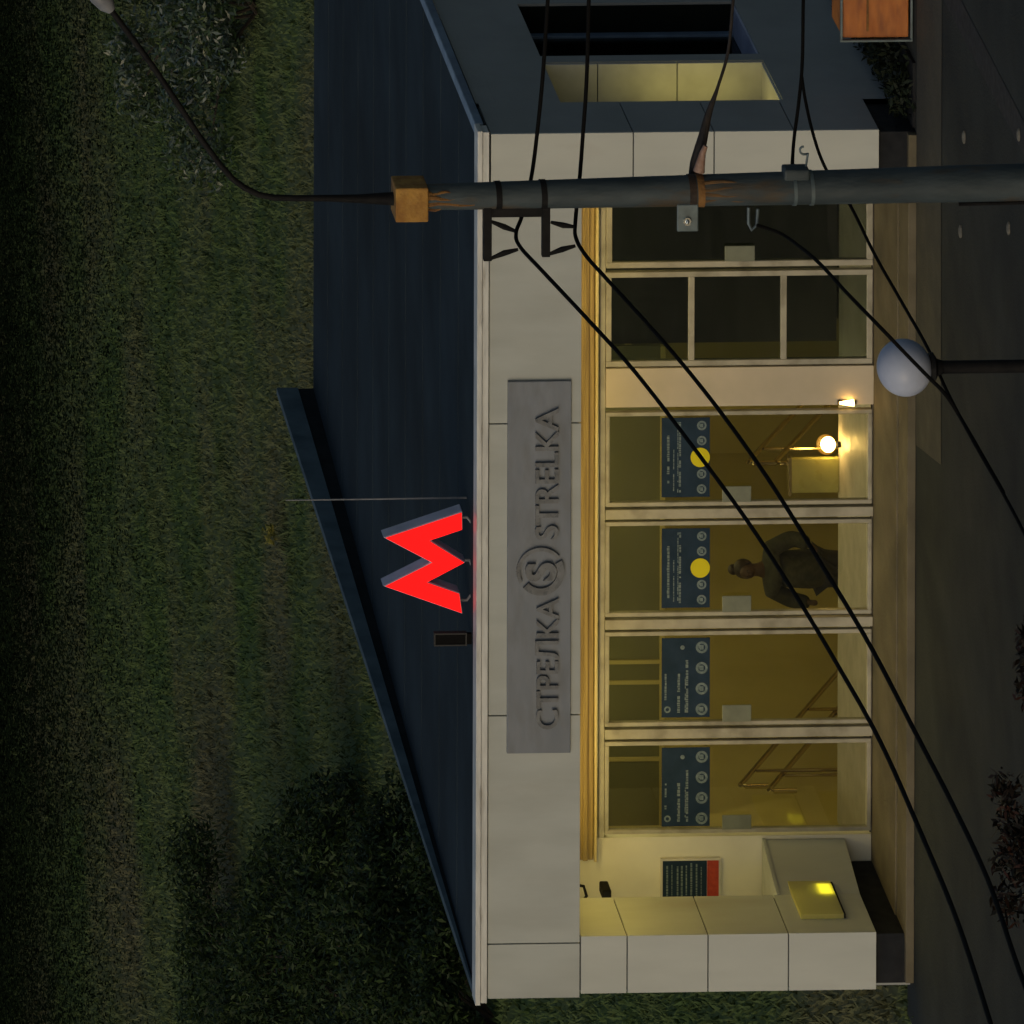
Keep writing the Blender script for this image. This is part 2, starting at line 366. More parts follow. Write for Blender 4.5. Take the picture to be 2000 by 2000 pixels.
# low wall and alcove back wall left of the doors
zs = px(1517,1748,YC).z
xs1 = px(1473,1640,G).x; print('LOW', XLi, xs1)
m = MB()
def slab(x0, xa, xb, z0, z1):
    v = [(x0,YC+.001),(xa,YC+.001),(xb,G-.001),(x0,G-.001)]
    m.face([(p[0],p[1],z1) for p in v]); m.face([(p[0],p[1],z0) for p in v])
    for i in range(4): j = (i+1) % 4; m.face([(v[i][0],v[i][1],z0),(v[j][0],v[j][1],z0),(v[j][0],v[j][1],z1),(v[i][0],v[i][1],z1)])
slab(XLc+.03, XLi-.003, xs1, ZP, zs-.03); slab(XLc+.03, XLi+.012, xs1+.015, zs-.0295, zs)
m.build('low_wall', M['clad'], B, bevel=.004)
xd0 = px(1400,1632,G).x
m = MB(); m.box(XL+.05, XLi+.23, G+.02, G+.15, 0, ZF+.3); m.box(XLi+.235, xd0-.005, G-.0, G+.15, 0, ZF+.3)
m.build('alcove_wall', mat('alcove_plaster', (.74,.72,.60), (.66,.64,.53), 2, .7), B, bevel=.003)
m = MB(); m.box(XL+.03, XR-.53, .101, G+.2, ZF+.02, ZF+.06); m.build('soffit', M['ceil'], B)
# glazing: transom beam
zb0, zb1 = px(1181,1000,G).z, px(1168,1000,G).z
XG0, XG1 = XLi+.0, XRi+.1
m = MB()
m.box(XLi+.02, XG1, G-.02, G+.12, zb1+.045, ZF-.06); m.box(XLi+.02, XG1, G-.045, G-.0205, zb1+.10, zb1+.15)
m.build('transom_beam', M['beam'], B, bevel=.006)
m = MB(); m.box(XLi+.02, XG1, G-.075, G+.06, zb1+.012, zb1+.038); m.build('transom_lip', M['lip'], B, bevel=.006)
m = MB(); m.box(xd0, XG1, G-.02, G+.08, zb0, zb1-.012); m.build('door_head', M['frame'], B, bevel=.003)
m = MB(); m.box(XLi+.3, XRi-.05, .95, 1.03, ZF-.035, ZF+.019); m.build('strip_light', M['strip'], B)
m = MB(); m.box(XLi+.55, XLi+1.15, .20, .32, ZF-.03, ZF+.019); m2_ = MB(); m2_.tube([(XLi-.22, YC+.09, zs+.12), (XLi-.22, YC+.09, ZF-.15)], .02, 8); m.build('soffit_fill', emit('soffit_fill_glow', (1,.72,.12), 22.0), B); m2_.build('alcove_fill_tube', emit('alcove_fill_glow', (1,.84,.42), 6.5), B)  # unseen fill lights added to brighten the alcove wall and column face
ZG1 = zb0-.004; ZG0 = .012
def framed(x0, x1, z0, z1, w, d0, d1):
    m = MB(); m.box(x0, x0+w, d0, d1, z0, z1); m.box(x1-w, x1, d0, d1, z0, z1)
    m.box(x0+w, x1-w, d0, d1, z0, z0+w*1.0); m.box(x0+w, x1-w, d0, d1, z1-w, z1); return m
# sticker print: lines of small marks and four round icons
def sticker(parent, yc0, yc1, has_disc, icons):
    x0 = px(1340,yc1,G).x; x1 = px(1340,yc0,G).x; z0 = px(1386,(yc0+yc1)/2,G).z; z1 = px(1292,(yc0+yc1)/2,G).z
    y = G-.010
    
    w, h = x1-x0, z1-z0
    p = MB(); p.box(x0, x1, y, y+.003, z0, z1)
    def line(u0, u1, v, t):
        u = u0
        while u < u1:
            du = rnd.uniform(.012, .05)
            if rnd.random() > .16: p.box(x0+w*u, x0+w*min(u+du, u1), y-.003, y-.0008, z0+h*v, z0+h*(v+t*rnd.uniform(.8, 1.1)), 1)
            u += du+.008
    if has_disc:
        line(.10, .78, .84, .05); line(.06, .95, .60, .045); line(.06, .95, .655, .02); line(.08, .6, .74, .02)
    else:
        line(.22, .55, .90, .04); line(.06, .55, .62, .055); line(.06, .72, .45, .05); line(.06, .5, .50, .02)
        p.disc(x0+w*.10, y-.002, z0+h*.88, h*.07, n=16, rin=h*.035, m=1)
        p.disc(x0+w*.88, y-.003, z0+h*.57, h*.045, .002, 12, 1)
    for u in icons:
        r = h*(.10 if has_disc else .125)
        p.disc(x0+w*u, y-.002, z0+h*.17, r, n=16, rin=r*.6, m=1); p.box(x0+w*u-r*.38, x0+w*u+r*.38, y-.003, y-.0008, z0+h*.17-r*.3, z0+h*.17+r*.34, 1)
        p.box(x0+w*u-r*.15, x0+w*u+r*.5, y-.003, y-.0008, z0+h*.17+r*.36, z0+h*.17+r*.52, 1)
    p.build('sticker', [M['navy'], M['print']], parent)
    if has_disc:
        d = MB(); d.disc(x0+w*.5, y-.006, z0+h*.2, .098, .004, 28); d.build('contrast_disc', M['yellow'], parent)
doors = [(798,987,815,970,True,946,985),(1012,1202,1031,1186,True,1160,1202),(1227,1416,1245,1400,False,1373,1416),(1441,1626,1459,1613,False,1588,1626)]
for (y0, y1, s0, s1, dd, h0, h1) in doors:
    x0, x1 = px(1450,y1,G).x, px(1450,y0,G).x
    fr = framed(x0+.012, x1-.012, ZG0, ZG1, .042, G-.03, G+.03)
    door = fr.build('door', M['frame'], B, bevel=.006)
    m = MB(); m.box(x0+.05, x1-.05, G-.003, G+.003, ZG0+.05, ZG1-.05); m.build('pane', M['glass'], door)
    m = MB(); m.box(x0+.052, px(1437,h0,G).x, G-.046, G-.0305, px(1466,h0,G).z, px(1409,h0,G).z); m.build('handle_plate', M['plate'], door, bevel=.012)
    sticker(door, s0, s1, dd, (.1, .29, .71, .9) if dd else (.1, .36, .62, .88))
# posts between the doors (pale, dark grooves either side)
m = MB()
for (ya, yb2) in ((987,1012),(1202,1227),(1416,1441)):
    xa, xb = px(1450,yb2,G).x, px(1450,ya,G).x
    m.box(xa+.016, xb-.016, G-.035, G+.05, 0, ZG1); m.box(xa-.014, xb+.014, G+.0505, G+.06, 0, ZG1, 1)
m.build('door_post', [M['frame'], M['framedark']], B, bevel=.006)
m = MB(); m.box(xd0, XG1, G+.032, G+.05, 0, .012); m.build('threshold', M['framedark'], B)
# beige pier and the two dark windows to its right
xp0, xp1 = px(1450,790,G).x, px(1450,714,G).x
m = MB(); m.box(xp0, xp1, G-.04, G+.2, 0, ZG1); m.build('pier', M['pier'], B, bevel=.004)
xw0, xw1 = px(1450,712,G).x, px(1450,527,G).x
fr = framed(xw0+.004, xw1, ZG0, ZG1, .055, G-.03, G+.03)
za_, zb_ = px(1350,620,G).z, px(1530,620,G).z
for z in (za_, zb_): fr.box(xw0+.059, xw1-.055, G-.026, G+.026, z-.03, z+.03)
win = fr.build('window', M['frame'], B, bevel=.005)
m = MB(); m.box(xw0+.05, xw1-.05, G-.003, G+.003, ZG0+.05, ZG1-.05); m.build('pane', M['wglass'], win)
xr0, xr1 = px(1450,519,G).x, XRi+.06
fr = framed(xr0, xr1, ZG0, ZG1, .06, G-.03, G+.03); win2 = fr.build('window', M['frame'], B, bevel=.005)
m = MB(); m.box(xr0+.05, xr1-.05, G-.003, G+.003, ZG0+.05, ZG1-.05); m.build('pane', M['wglass'], win2)
m = MB(); m.box(xr0+.061, px(1440,477,G).x, G-.045, G-.0305, px(1473,490,G).z, px(1414,490,G).z); m.build('handle_plate', M['plate'], win2, bevel=.012)
# interior
XW = XL+.16
YE = G+1.8
xq = px(1450,660,YE+.1).x
m = MB(); m.box(XW+.01, XR-.56, G-.0+.05, YE, -.4, 0); m.build('hall_floor', M['hall_floor'], B)
m = MB()
n_ = 32
for i in range(n_):
    m.box(XW+.01, xq-.02, YE+i*.30, YE+(i+1)*.30, -.17*(i+1)-.3, -.17*(i+1))
m.build('stairs', mat('yellow_stair_tile', (.55,.46,.20), (.46,.38,.15), 2, .6), B)
m = MB(); YH = 12.8
m.box(XW-.05, XW, G+.16, YH+.2, -5, ZF+.3); m.box(XW, XR-.5, YH, YH+.2, -5, .15); m.box(xq, xq+.15, YE+.2, YH-.001, -5, ZF+.3)
m.build('hall_wall', M['hall'], B)
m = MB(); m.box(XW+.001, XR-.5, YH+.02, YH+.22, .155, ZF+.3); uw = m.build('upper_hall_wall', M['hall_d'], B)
m = MB()
for k in range(7): m.box(XW+.5+k*1.25, XW+.58+k*1.25, YH-.02, YH+.019, .155, ZF+.2)
m.box(XW+.002, XR-.51, YH-.03, YH+.0, .02, .15) if False else m.box(XW+.002, XR-.51, YH-.021, YH+.018, .55, .62)
m.build('glazing_bars', M['hall'], uw)
zh = px(1287,1400,YE).z
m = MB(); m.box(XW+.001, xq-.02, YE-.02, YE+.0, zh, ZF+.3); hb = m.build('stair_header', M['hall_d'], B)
m = MB()
for yb_ in (1290, 1330, 1480): m.box(px(1240,yb_,YE).x-.02, px(1240,yb_,YE).x+.02, YE-.04, YE-.0205, zh, ZF+.3)
m.box(XW+.001, xq-.02, YE-.045, YE+.01, zh-.05, zh-.001); m.build('glazing_bars', M['hall'], hb)
m = MB(); m.box(xq-.01, XR-.53, YE+.02, YE+.19, 0.02, ZF+.3); m.build('dark_partition', M['hall_dark'], B)
m = MB(); m.box(XW-.05, XR-.5, G+.2, YH+.2, ZF+.32, ZF+.36); m.build('hall_ceiling', M['ceil'], B)
# right side wall with two lit and dark openings
def yat(y, x=1300): return pX(x, y, XR).y
Y1, Y2, Y3, Y4 = yat(200), yat(118), yat(106), yat(4, 1250)
zo0, zo1 = pX(1507,150,XR).z, pX(1073,150,XR).z
t = .5
m = MB()
m.box(XR-t, XR-.004, YC+.0005, Y1, -.3, ZC); m.box(XR-t, XR-.004, Y2, Y3, zo0, zo1); m.box(XR-t, XR-.004, Y1, Y4, -.3, zo0); m.box(XR-t, XR-.004, Y1, Y4, zo1, ZC-.2); m.box(XR-.032, XR-.004, Y1, Y4, ZC-.1995, ZC)
m.box(XR-t, XR-.034, Y4, YB, -.3, ZB-.1); m.box(XR-.033, XR-.004, Y4+.001, YB, -.3, ZC); m.box(XR-t-.1, XR-t-.001, Y1, Y4, zo0-.2, zo1+.2)
sw = m.build('side_wall', M['slate'], B)
m = MB()                                                 # panelled end of the first opening
zz = [zo0, pX(1337,150,XR).z, pX(1180,150,XR).z, zo1]
for i in range(3): m.box(XR-t+.002, XR-.02, Y2-.03, Y2-.001, zz[i]+J, zz[i+1]-J)
m.box(XR-t+.002, XR-.03, Y1+.01, Y2-.03, zo0+.001, zo0+.02)
m.build('niche_lining', M['white'], sw, bevel=.003)
m = MB(); m.box(XR-t+.01, XR-t+.06, Y1+.02, Y2-.3, zo0+.25, zo0+1.25); m.build('niche_light', emit('niche_glow', (1,.84,.22), 1.7), sw)
m = MB(); m.box(XR-t+.002, XR-.03, Y3+.01, Y4-.01, zo0+.001, zo0+.02); m.build('window_sill', mat('lavender_sill', (.42,.45,.58), (.3,.33,.45), 3, .4), sw)
m = MB(); m.box(XR-.36, XR-.30, Y4-.12, Y4-.02, zo0+.02, zo1); m.box(XR-.36, XR-.30, Y3+.01, Y3+.08, zo0+.02, zo1)
m.box(XR-.36, XR-.30, Y3+.081, Y4-.121, zo1-.08, zo1-.001)
wf = m.build('window_frame', M['edge'], sw, bevel=.004)
m = MB(); m.box(XR-.335, XR-.325, Y3+.08, Y4-.12, zo0+.021, zo1-.08); m.build('pane', M['wglass'], wf)
m = MB(); m.box(XR-t-.0, XR-.4, Y3+.01, Y4-.01, zo0+.021, zo1-.001); m.box(XR-t+.002, XR-.03, Y4-.03, Y4-.004, zo0+.021, zo1-.001); m.build('unlit_backing', mat('unlit_black', (.012,.016,.013), (.008,.011,.010), 2, .9, spec=.05), sw)  # black lining stands in for the unlit space behind the opening
m = MB(); m.box(XL+.0, XL+.10, .17, YB, -.3, ZB-.1); m.box(XL+.11, XR-t-.01, YB-.3, YB, -.3, ZB-.1); m.box(XL+.02, XLc+.25, .10, G+.3, -.3, ZF-.01) if False else None
m.build('outer_wall', M['slate'], B)
# roof: sheet falling to the back, raised membrane parapet on the left, metal edge on the right
m = MB()
zr0 = ZT-.03
def roofz(y): return zr0 + (ZB-zr0)*(y-.17)/(YB-.17)
m.face([(XL+.0,.171,zr0),(XR-.03,.171,zr0),(XR-.03,YB,ZB),(XL+.0,YB,ZB)]); m.face([(XL+.0,YB,ZB),(XR-.03,YB,ZB),(XR-.03,YB,ZB-.3),(XL+.0,YB,ZB-.3)])
m.face([(XR-.031,.171,zr0-.2),(XR-.031,YB,zr0-.6),(XR-.031,YB,ZB),(XR-.031,.171,zr0)])
roof = m.build('roof', M['roof'], B)
m = MB(); n_ = 40
xi = XL+.05
def zmid(k, y): return roofz(y)+(ZT-roofz(y))*.42
for i in range(n_):
    pr = []
    for k in (i, i+1):
        y = .171+(YB-.171)*k/n_
        pr.append([(XL-.02, y, ZB-.5), (XL-.02, y, ZT), (xi, y, ZT-.002), (xi, y, zmid(k, y)), (xi-.012, y, zmid(k, y)), (xi-.012, y, roofz(y)-.2)])
    for j in range(5): m.face([pr[0][j], pr[0][j+1], pr[1][j+1], pr[1][j]], 1 if j >= 3 else 0)
    if i == n_-1: m.face(pr[1], 0)
m.build('parapet', [M['parapet'], mat('dark_upstand', (.016,.020,.024), (.011,.014,.017), 3, .9, spec=.05)], roof)
m = MB()
for k in range(1, 10):
    y = .17+(YB-.17)*k/10; m.box(XL+.06, XR-.05, y-.03, y+.03, roofz(y)-.02, roofz(y)+.006)
m.build('membrane_lap', M['roof'], roof)
m = MB(); m.box(XR-.06, XR+.05, .171, YB, ZT-.09, ZT+.0); m.build('edge_flashing', M['edge'], roof, bevel=.01)

# ------------------------------------------------------------------ sign on the fascia
x0, x1 = px(1050,1468).x, px(1050,742).x; z0, z1 = px(1114,1100).z, px(990,1100).z
S = thing('sign', ((x0+x1)/2, 0, z0), 'long grey metal sign reading СТРЕЛКА and STRELKA on the pale fascia', 'sign')
m = MB(); m.box(x0, x1, -.04, -.002, z0, z1); m.build('panel', M['sign'], S, bevel=.006)
def word(body, ya, yb2):
    V, Fc = text_mesh(body, 1, .02)
    xa, xb = px(1065,ya).x, px(1065,yb2).x; za, zc = px(1089,(ya+yb2)/2).z, px(1043,(ya+yb2)/2).z
    mnx, mxx = min(v.x for v in V), max(v.x for v in V); mny, mxy = min(v.y for v in V), max(v.y for v in V)
    m = MB(); m.v = [(xa+(v.x-mnx)/(mxx-mnx)*(xb-xa), -.066-(v.z*.5)*1.0, za+(v.y-mny)/(mxy-mny)*(zc-za)) for v in V]; m.f = Fc; m.m = [0]*len(Fc)
    m.build('lettering', M['letter'], S)
word('CTPE\u041bKA', 1418, 1163); word('STRELKA', 1048, 792)
m = MB(); cx, cz = px(1054,1111).x, px(1054,1111).z; rr = .235; n = 48
def arc(a0, a1, ro, ri, k=30):
    for i in range(k):
        t0, t1 = R(a0+(a1-a0)*i/k), R(a0+(a1-a0)*(i+1)/k)
        P = [(cx+ro*math.cos(t0), cz+ro*math.sin(t0)), (cx+ro*math.cos(t1), cz+ro*math.sin(t1)), (cx+ri*math.cos(t1), cz+ri*math.sin(t1)), (cx+ri*math.cos(t0), cz+ri*math.sin(t0))]
        m.prism(P, -.075, -.0405)
arc(-52, 118, .24, .205); arc(133, 298, .235, .165)
m.build('emblem_ring', M['letter'], S)
V, Fc = text_mesh('S', .40, .018)
mx = sum(v.x for v in V)/len(V); my = (min(v.y for v in V)+max(v.y for v in V))/2
m = MB(); m.v = [(cx+v.x-mx, -.065-v.z, cz+v.y-my) for v in V]; m.f = Fc; m.m = [0]*len(Fc); m.build('emblem_letter', M['letter'], S)

# ------------------------------------------------------------------ red M on the roof
YM = .55
def zq(u, v): return px(500+u/3.22, 700+v/3.22, YM)
out = [(800,1130),(1300,963),(1302,1082),(1102,1150),(1322,1286),(1088,1410),(1284,1478),(1302,1612),(798,1436),(1098,1286)]
pts = [(zq(u,v).x, zq(u,v).z) for u, v in out]
cxm = sum(p[0] for p in pts)/10
T = thing('metro_sign', (cxm, YM+.08, ZT), 'red illuminated letter M standing on the front edge of the roof', 'sign')
m = MB(); m.prism(pts, YM+.012, YM+.20); m.build('casing', M['lav'], T, bevel=.012)
cc = (sum(p[0] for p in pts)/10, sum(p[1] for p in pts)/10)
def inset(P, d):
    out = []; n = len(P); A = sum(P[i][0]*P[(i+1) % n][1]-P[(i+1) % n][0]*P[i][1] for i in range(n)); sg = 1 if A > 0 else -1
    for i in range(n):
        p, q, r = Vector(P[i-1]), Vector(P[i]), Vector(P[(i+1) % n])
        u, v = (q-p).normalized(), (r-q).normalized(); n1, n2 = Vector((-u.y, u.x))*sg, Vector((-v.y, v.x))*sg
        k = (n1+n2); k = k/max(.25, k.dot(n1)); out.append(tuple(q+k*d))
    return out
fp = inset(pts, .011)
m = MB(); m.prism(fp, YM, YM+.011); m.build('lit_face', M['red'], T)
zb = min(p[1] for p in pts)
for (u, v) in ((1310,1020),(1325,1290),(1310,1540)):
    p = zq(u, v); m = MB(); s_ = -.04 if v > 1400 else .04
    m.tube([(p.x, YM+.08, p.z+.03), (p.x, YM+.08, p.z-.04), (p.x-s_*1.6, YM+.08, ZT-.06)], .014, 8); m.build('support_leg', M['lamphead'], T)
# lightning rod, roof box
p0, p1 = px(912,972,.95), px(558,977,.95)
m = MB(); m.tube([p0-Vector((0,0,.06)), p1], [.011, .006], 8); setp(m.build('lightning_rod', M['lamphead']), 'thin pale metal rod upright on the roof right of the red letter', 'rod')
x0, x1, z0, z1 = px(880,1262,.5).x, px(880,1237,.5).x, px(912,1250,.5).z, px(848,1250,.5).z
t_ = thing('vent_box', ((x0+x1)/2, .55, ZT), 'small dark upright box on the roof left of the red letter', 'vent')
m = MB(); m.box(x0+.012, x1-.012, .51, .55, roofz(.5)-.05, z1-.012); m.build('body', mat('matt_black', (.008,.008,.008), rough=.95, spec=.05), t_)
m = framed(x0, x1, z0, z1, .014, .50, .56); m.build('rim', mat('rim_grey', (.05,.05,.048), rough=.9, spec=.1), t_)

# ------------------------------------------------------------------ poster, camera, lamps at the entrance
yp = G-.0
x0, x1, z0, z1 = px(1350,1768,yp).x, px(1350,1676,yp).x, px(1407,1716,yp).z, px(1290,1716,yp).z
t_ = thing('poster', ((x0+x1)/2, yp, z0), 'framed dark blue poster with pale lines and a red band beneath', 'poster')
m = MB(); m.box(x0, x1, yp-.012, yp+.018, z0, z1); m.build('frame', M['white'], t_, bevel=.003)
zr = z0+.025+(z1-z0)*.19
m = MB(); m.box(x0+.02, x1-.02, yp-.016, yp-.0125, z0+.02, zr-.004)
m.build('red_band', M['redp'], t_)
m = MB(); m.box(x0+.02, x1-.02, yp-.016, yp-.0125, zr, z1-.02)
for (v, tt, ind) in ((.90,.04,.04),(.80,.02,.04),(.66,.035,.0),(.56,.04,.1),(.46,.03,.12),(.34,.04,.0),(.22,.035,.08),(.12,.02,.05)):
    u = x0+.05+ind*.5
    while u < x1-.08:
        d = rnd.uniform(.012, .04); zv = zr+(z1-zr-.03)*v
        m.box(u, u+d, yp-.019, yp-.0165, zv, zv+(z1-zr)*tt, 1); u += d+.007
m.build('blue_field', [M['navy'], M['print']], t_)
pc = px(1168,1742,1.1)
t_ = thing('security_camera', pc, 'small dark camera hanging by a cable below the left end of the fascia', 'camera')
m = MB(); m.tube([(pc.x+.10,1.1,ZF+.03),(pc.x+.08,1.1,ZF-.1),(pc.x+.06,1.1,ZF-.22),(pc.x-.04,1.1,ZF-.25),(pc.x-.10,1.1,ZF-.2),(pc.x-.12,1.1,ZF+.03)], .016, 8); m.build('bracket', M['blackmetal'], t_, smooth=True)
m = MB(); m.box(pc.x-.05, pc.x+.06, 1.0, 1.22, pc.z-.12, pc.z-.03); m.build('body', M['blackmetal'], t_, bevel=.015)
# glowing box added in place of the cast light patch on the left column
ya, yb2 = pX(1585,1795,XLi).y, pX(1585,1722,XLi).y
z0, z1 = pX(1634,1760,XLi).z, pX(1550,1760,XLi).z
t_ = thing('cast_light_box', (XLi, (ya+yb2)/2, z0), 'added yellow glowing box imitating a patch of cast light on the left column', 'light patch')
fm = bpy.data.materials.new('cast_light_yellow'); fm.use_nodes = True; n_t = fm.node_tree; n_t.nodes.remove(n_t.nodes['Principled BSDF'])
tl = n_t.nodes.new('ShaderNodeBsdfTranslucent'); tl.inputs[0].default_value = (.62,.60,.12,1); df = n_t.nodes.new('ShaderNodeBsdfDiffuse'); df.inputs[0].default_value = (.26,.25,.20,1)
mxs = n_t.nodes.new('ShaderNodeAddShader'); n_t.links.new(tl.outputs[0], mxs.inputs[0]); n_t.links.new(df.outputs[0], mxs.inputs[1]); n_t.links.new(mxs.outputs[0], n_t.nodes['Material Output'].inputs[0])
xf = XLi+.045
m = MB(); m.face([(xf,ya,z0),(xf,yb2,z0),(xf,yb2,z1),(xf,ya,z1)]); m.face([(XLi+.001,ya,z1),(xf,ya,z1),(xf,yb2,z1),(XLi+.001,yb2,z1)]); m.face([(XLi+.001,ya,z0),(xf,ya,z0),(xf,ya,z1),(XLi+.001,ya,z1)])
m.build('diffuser', fm, t_)
m = MB(); m.box(XLi+.001, xf-.004, ya+.01, yb2, z0-.02, z0-.001); m.build('base', M['plinth'], t_)
m = MB(); m.box(XLi+.02, XLi+.03, ya+(yb2-ya)*.55, yb2-.03, z0+.015, z0+.15); m.build('bulb', emit('yellow_patch_glow', (1,.88,.12), 1.6), t_)  # glowing core of the added cast light box
# bright lamp inside the first door, small glow on the frame imitating its reflection
pl = px(1629,868,YE-.12)
t_ = thing('floor_lamp', (pl.x, YE-.12, 0), 'glaring warm white lamp low behind the glass of the rightmost door', 'lamp')
m = MB(); m.sphere((pl.x, YE-.12, max(pl.z, .13)), .078, 20, 12, sc=(1, .8, .95)); m.build('bulb', M['bulb'], t_, smooth=True)
m = MB(); m.sphere((pl.x, YE-.12, max(pl.z, .15)), .10, 24, 14); m.build('halo_shell', M['glow'], t_, smooth=True)  # glowing shell added to imitate the halo around the lamp
m = MB(); m.tube([(pl.x, YE-.12, .0), (pl.x, YE-.12, max(pl.z-.085, .04))], .03, 10); m.build('stand', M['blackmetal'], t_)
pl2 = px(1656,787,G-.07)
t_ = thing('lamp_reflection', pl2, 'tiny amber glow imitating a lamp reflection on the frame beside a door', 'lamp')
m = MB(); m.tube([(pl2.x, G-.07, pl2.z+.085), (pl2.x, G-.07, pl2.z+.02), (pl2.x, G-.07, pl2.z-.06)], [.012, .024, .034], 12); m.build('bulb', M['lamp_refl'], t_, smooth=True)  # small glow imitating the lamp reflection
m = MB(); m.box(pl2.x-.02, pl2.x+.02, G-.06, G-.0405, pl2.z-.09, pl2.z+.1); m.build('bracket', M['blackmetal'], t_)
# yellow box coloured to imitate the lamplit patch beside the lamp
x0, x1 = px(1600,962,YE-.05).x, px(1600,895,YE-.05).x; z1 = px(1545,930,YE-.05).z
t_ = thing('lamplight_box', ((x0+x1)/2, YE-.05, 0), 'low box coloured yellow to imitate lamplight behind the rightmost door glass', 'light_patch')
m = MB(); m.box(x0, x1, YE-.06, YE-.0, 0, z1); m.build('body', mat('lamplight_yellow', (.34,.33,.11), (.22,.21,.07), 3, .3), t_, bevel=.01)
m = MB(); m.box(x0-.02, x1+.02, YE-.08, YE+.01, z1, z1+.03); m.build('top', M['chrome'], t_)
# hall lights (above, out of sight of the lens)
for (xa, ya_) in ((XLi+1.2, 2.6), (XLi+3.4, 2.6), (XLi+5.9, 2.6), (XLi+1.2, 5.2), (XLi+3.4, 5.2), (XLi+1.2, 8.6), (XLi+3.4, 8.6), (XLi+2.3, 11.2)):
    m = MB(); m.box(xa-.6, xa+.6, ya_-.07, ya_+.07, ZF+.26, ZF+.32)
    setp(m.build('ceiling_light', M['lum']), 'warm linear luminaire on the ceiling of the metro hall', 'ceiling light', 'ceiling lights of the hall')
# handrails
def rail(pts2, label, post):
    t_ = thing('handrail', (pts2[0][0].x, pts2[0][0].y, -.3), label, 'handrail')
    for (a, b2) in pts2:
        m = MB(); m.tube([a+Vector((0,0,-.28)), a+Vector((0,0,-.05)), a+Vector((0,.03,0)), b2], .026, 10); m.build('rail', M['chrome'], t_, smooth=True)
        for k in post:
            c_ = a.lerp(b2, k); m = MB(); m.tube([c_+Vector((0,0,-.02)), c_+Vector((0,0,-.95))], .018, 8); m.build('post', M['chrome'], t_)
    return t_
def rail_from(x, y, L=6.0, Y=YE+.15):
    a = px(x, y, Y); print('RAIL', a); return a, a+Vector((0, L, -L*.567))
rail([rail_from(1447,1536), rail_from(1503,1545,Y=YE+.12)], 'pair of shiny stair rails going down behind the leftmost door', (.06, .3, .55))
rail([rail_from(1462,905), rail_from(1515,905)], 'dark shiny stair rails going down behind the rightmost door', (.06, .3, .55))

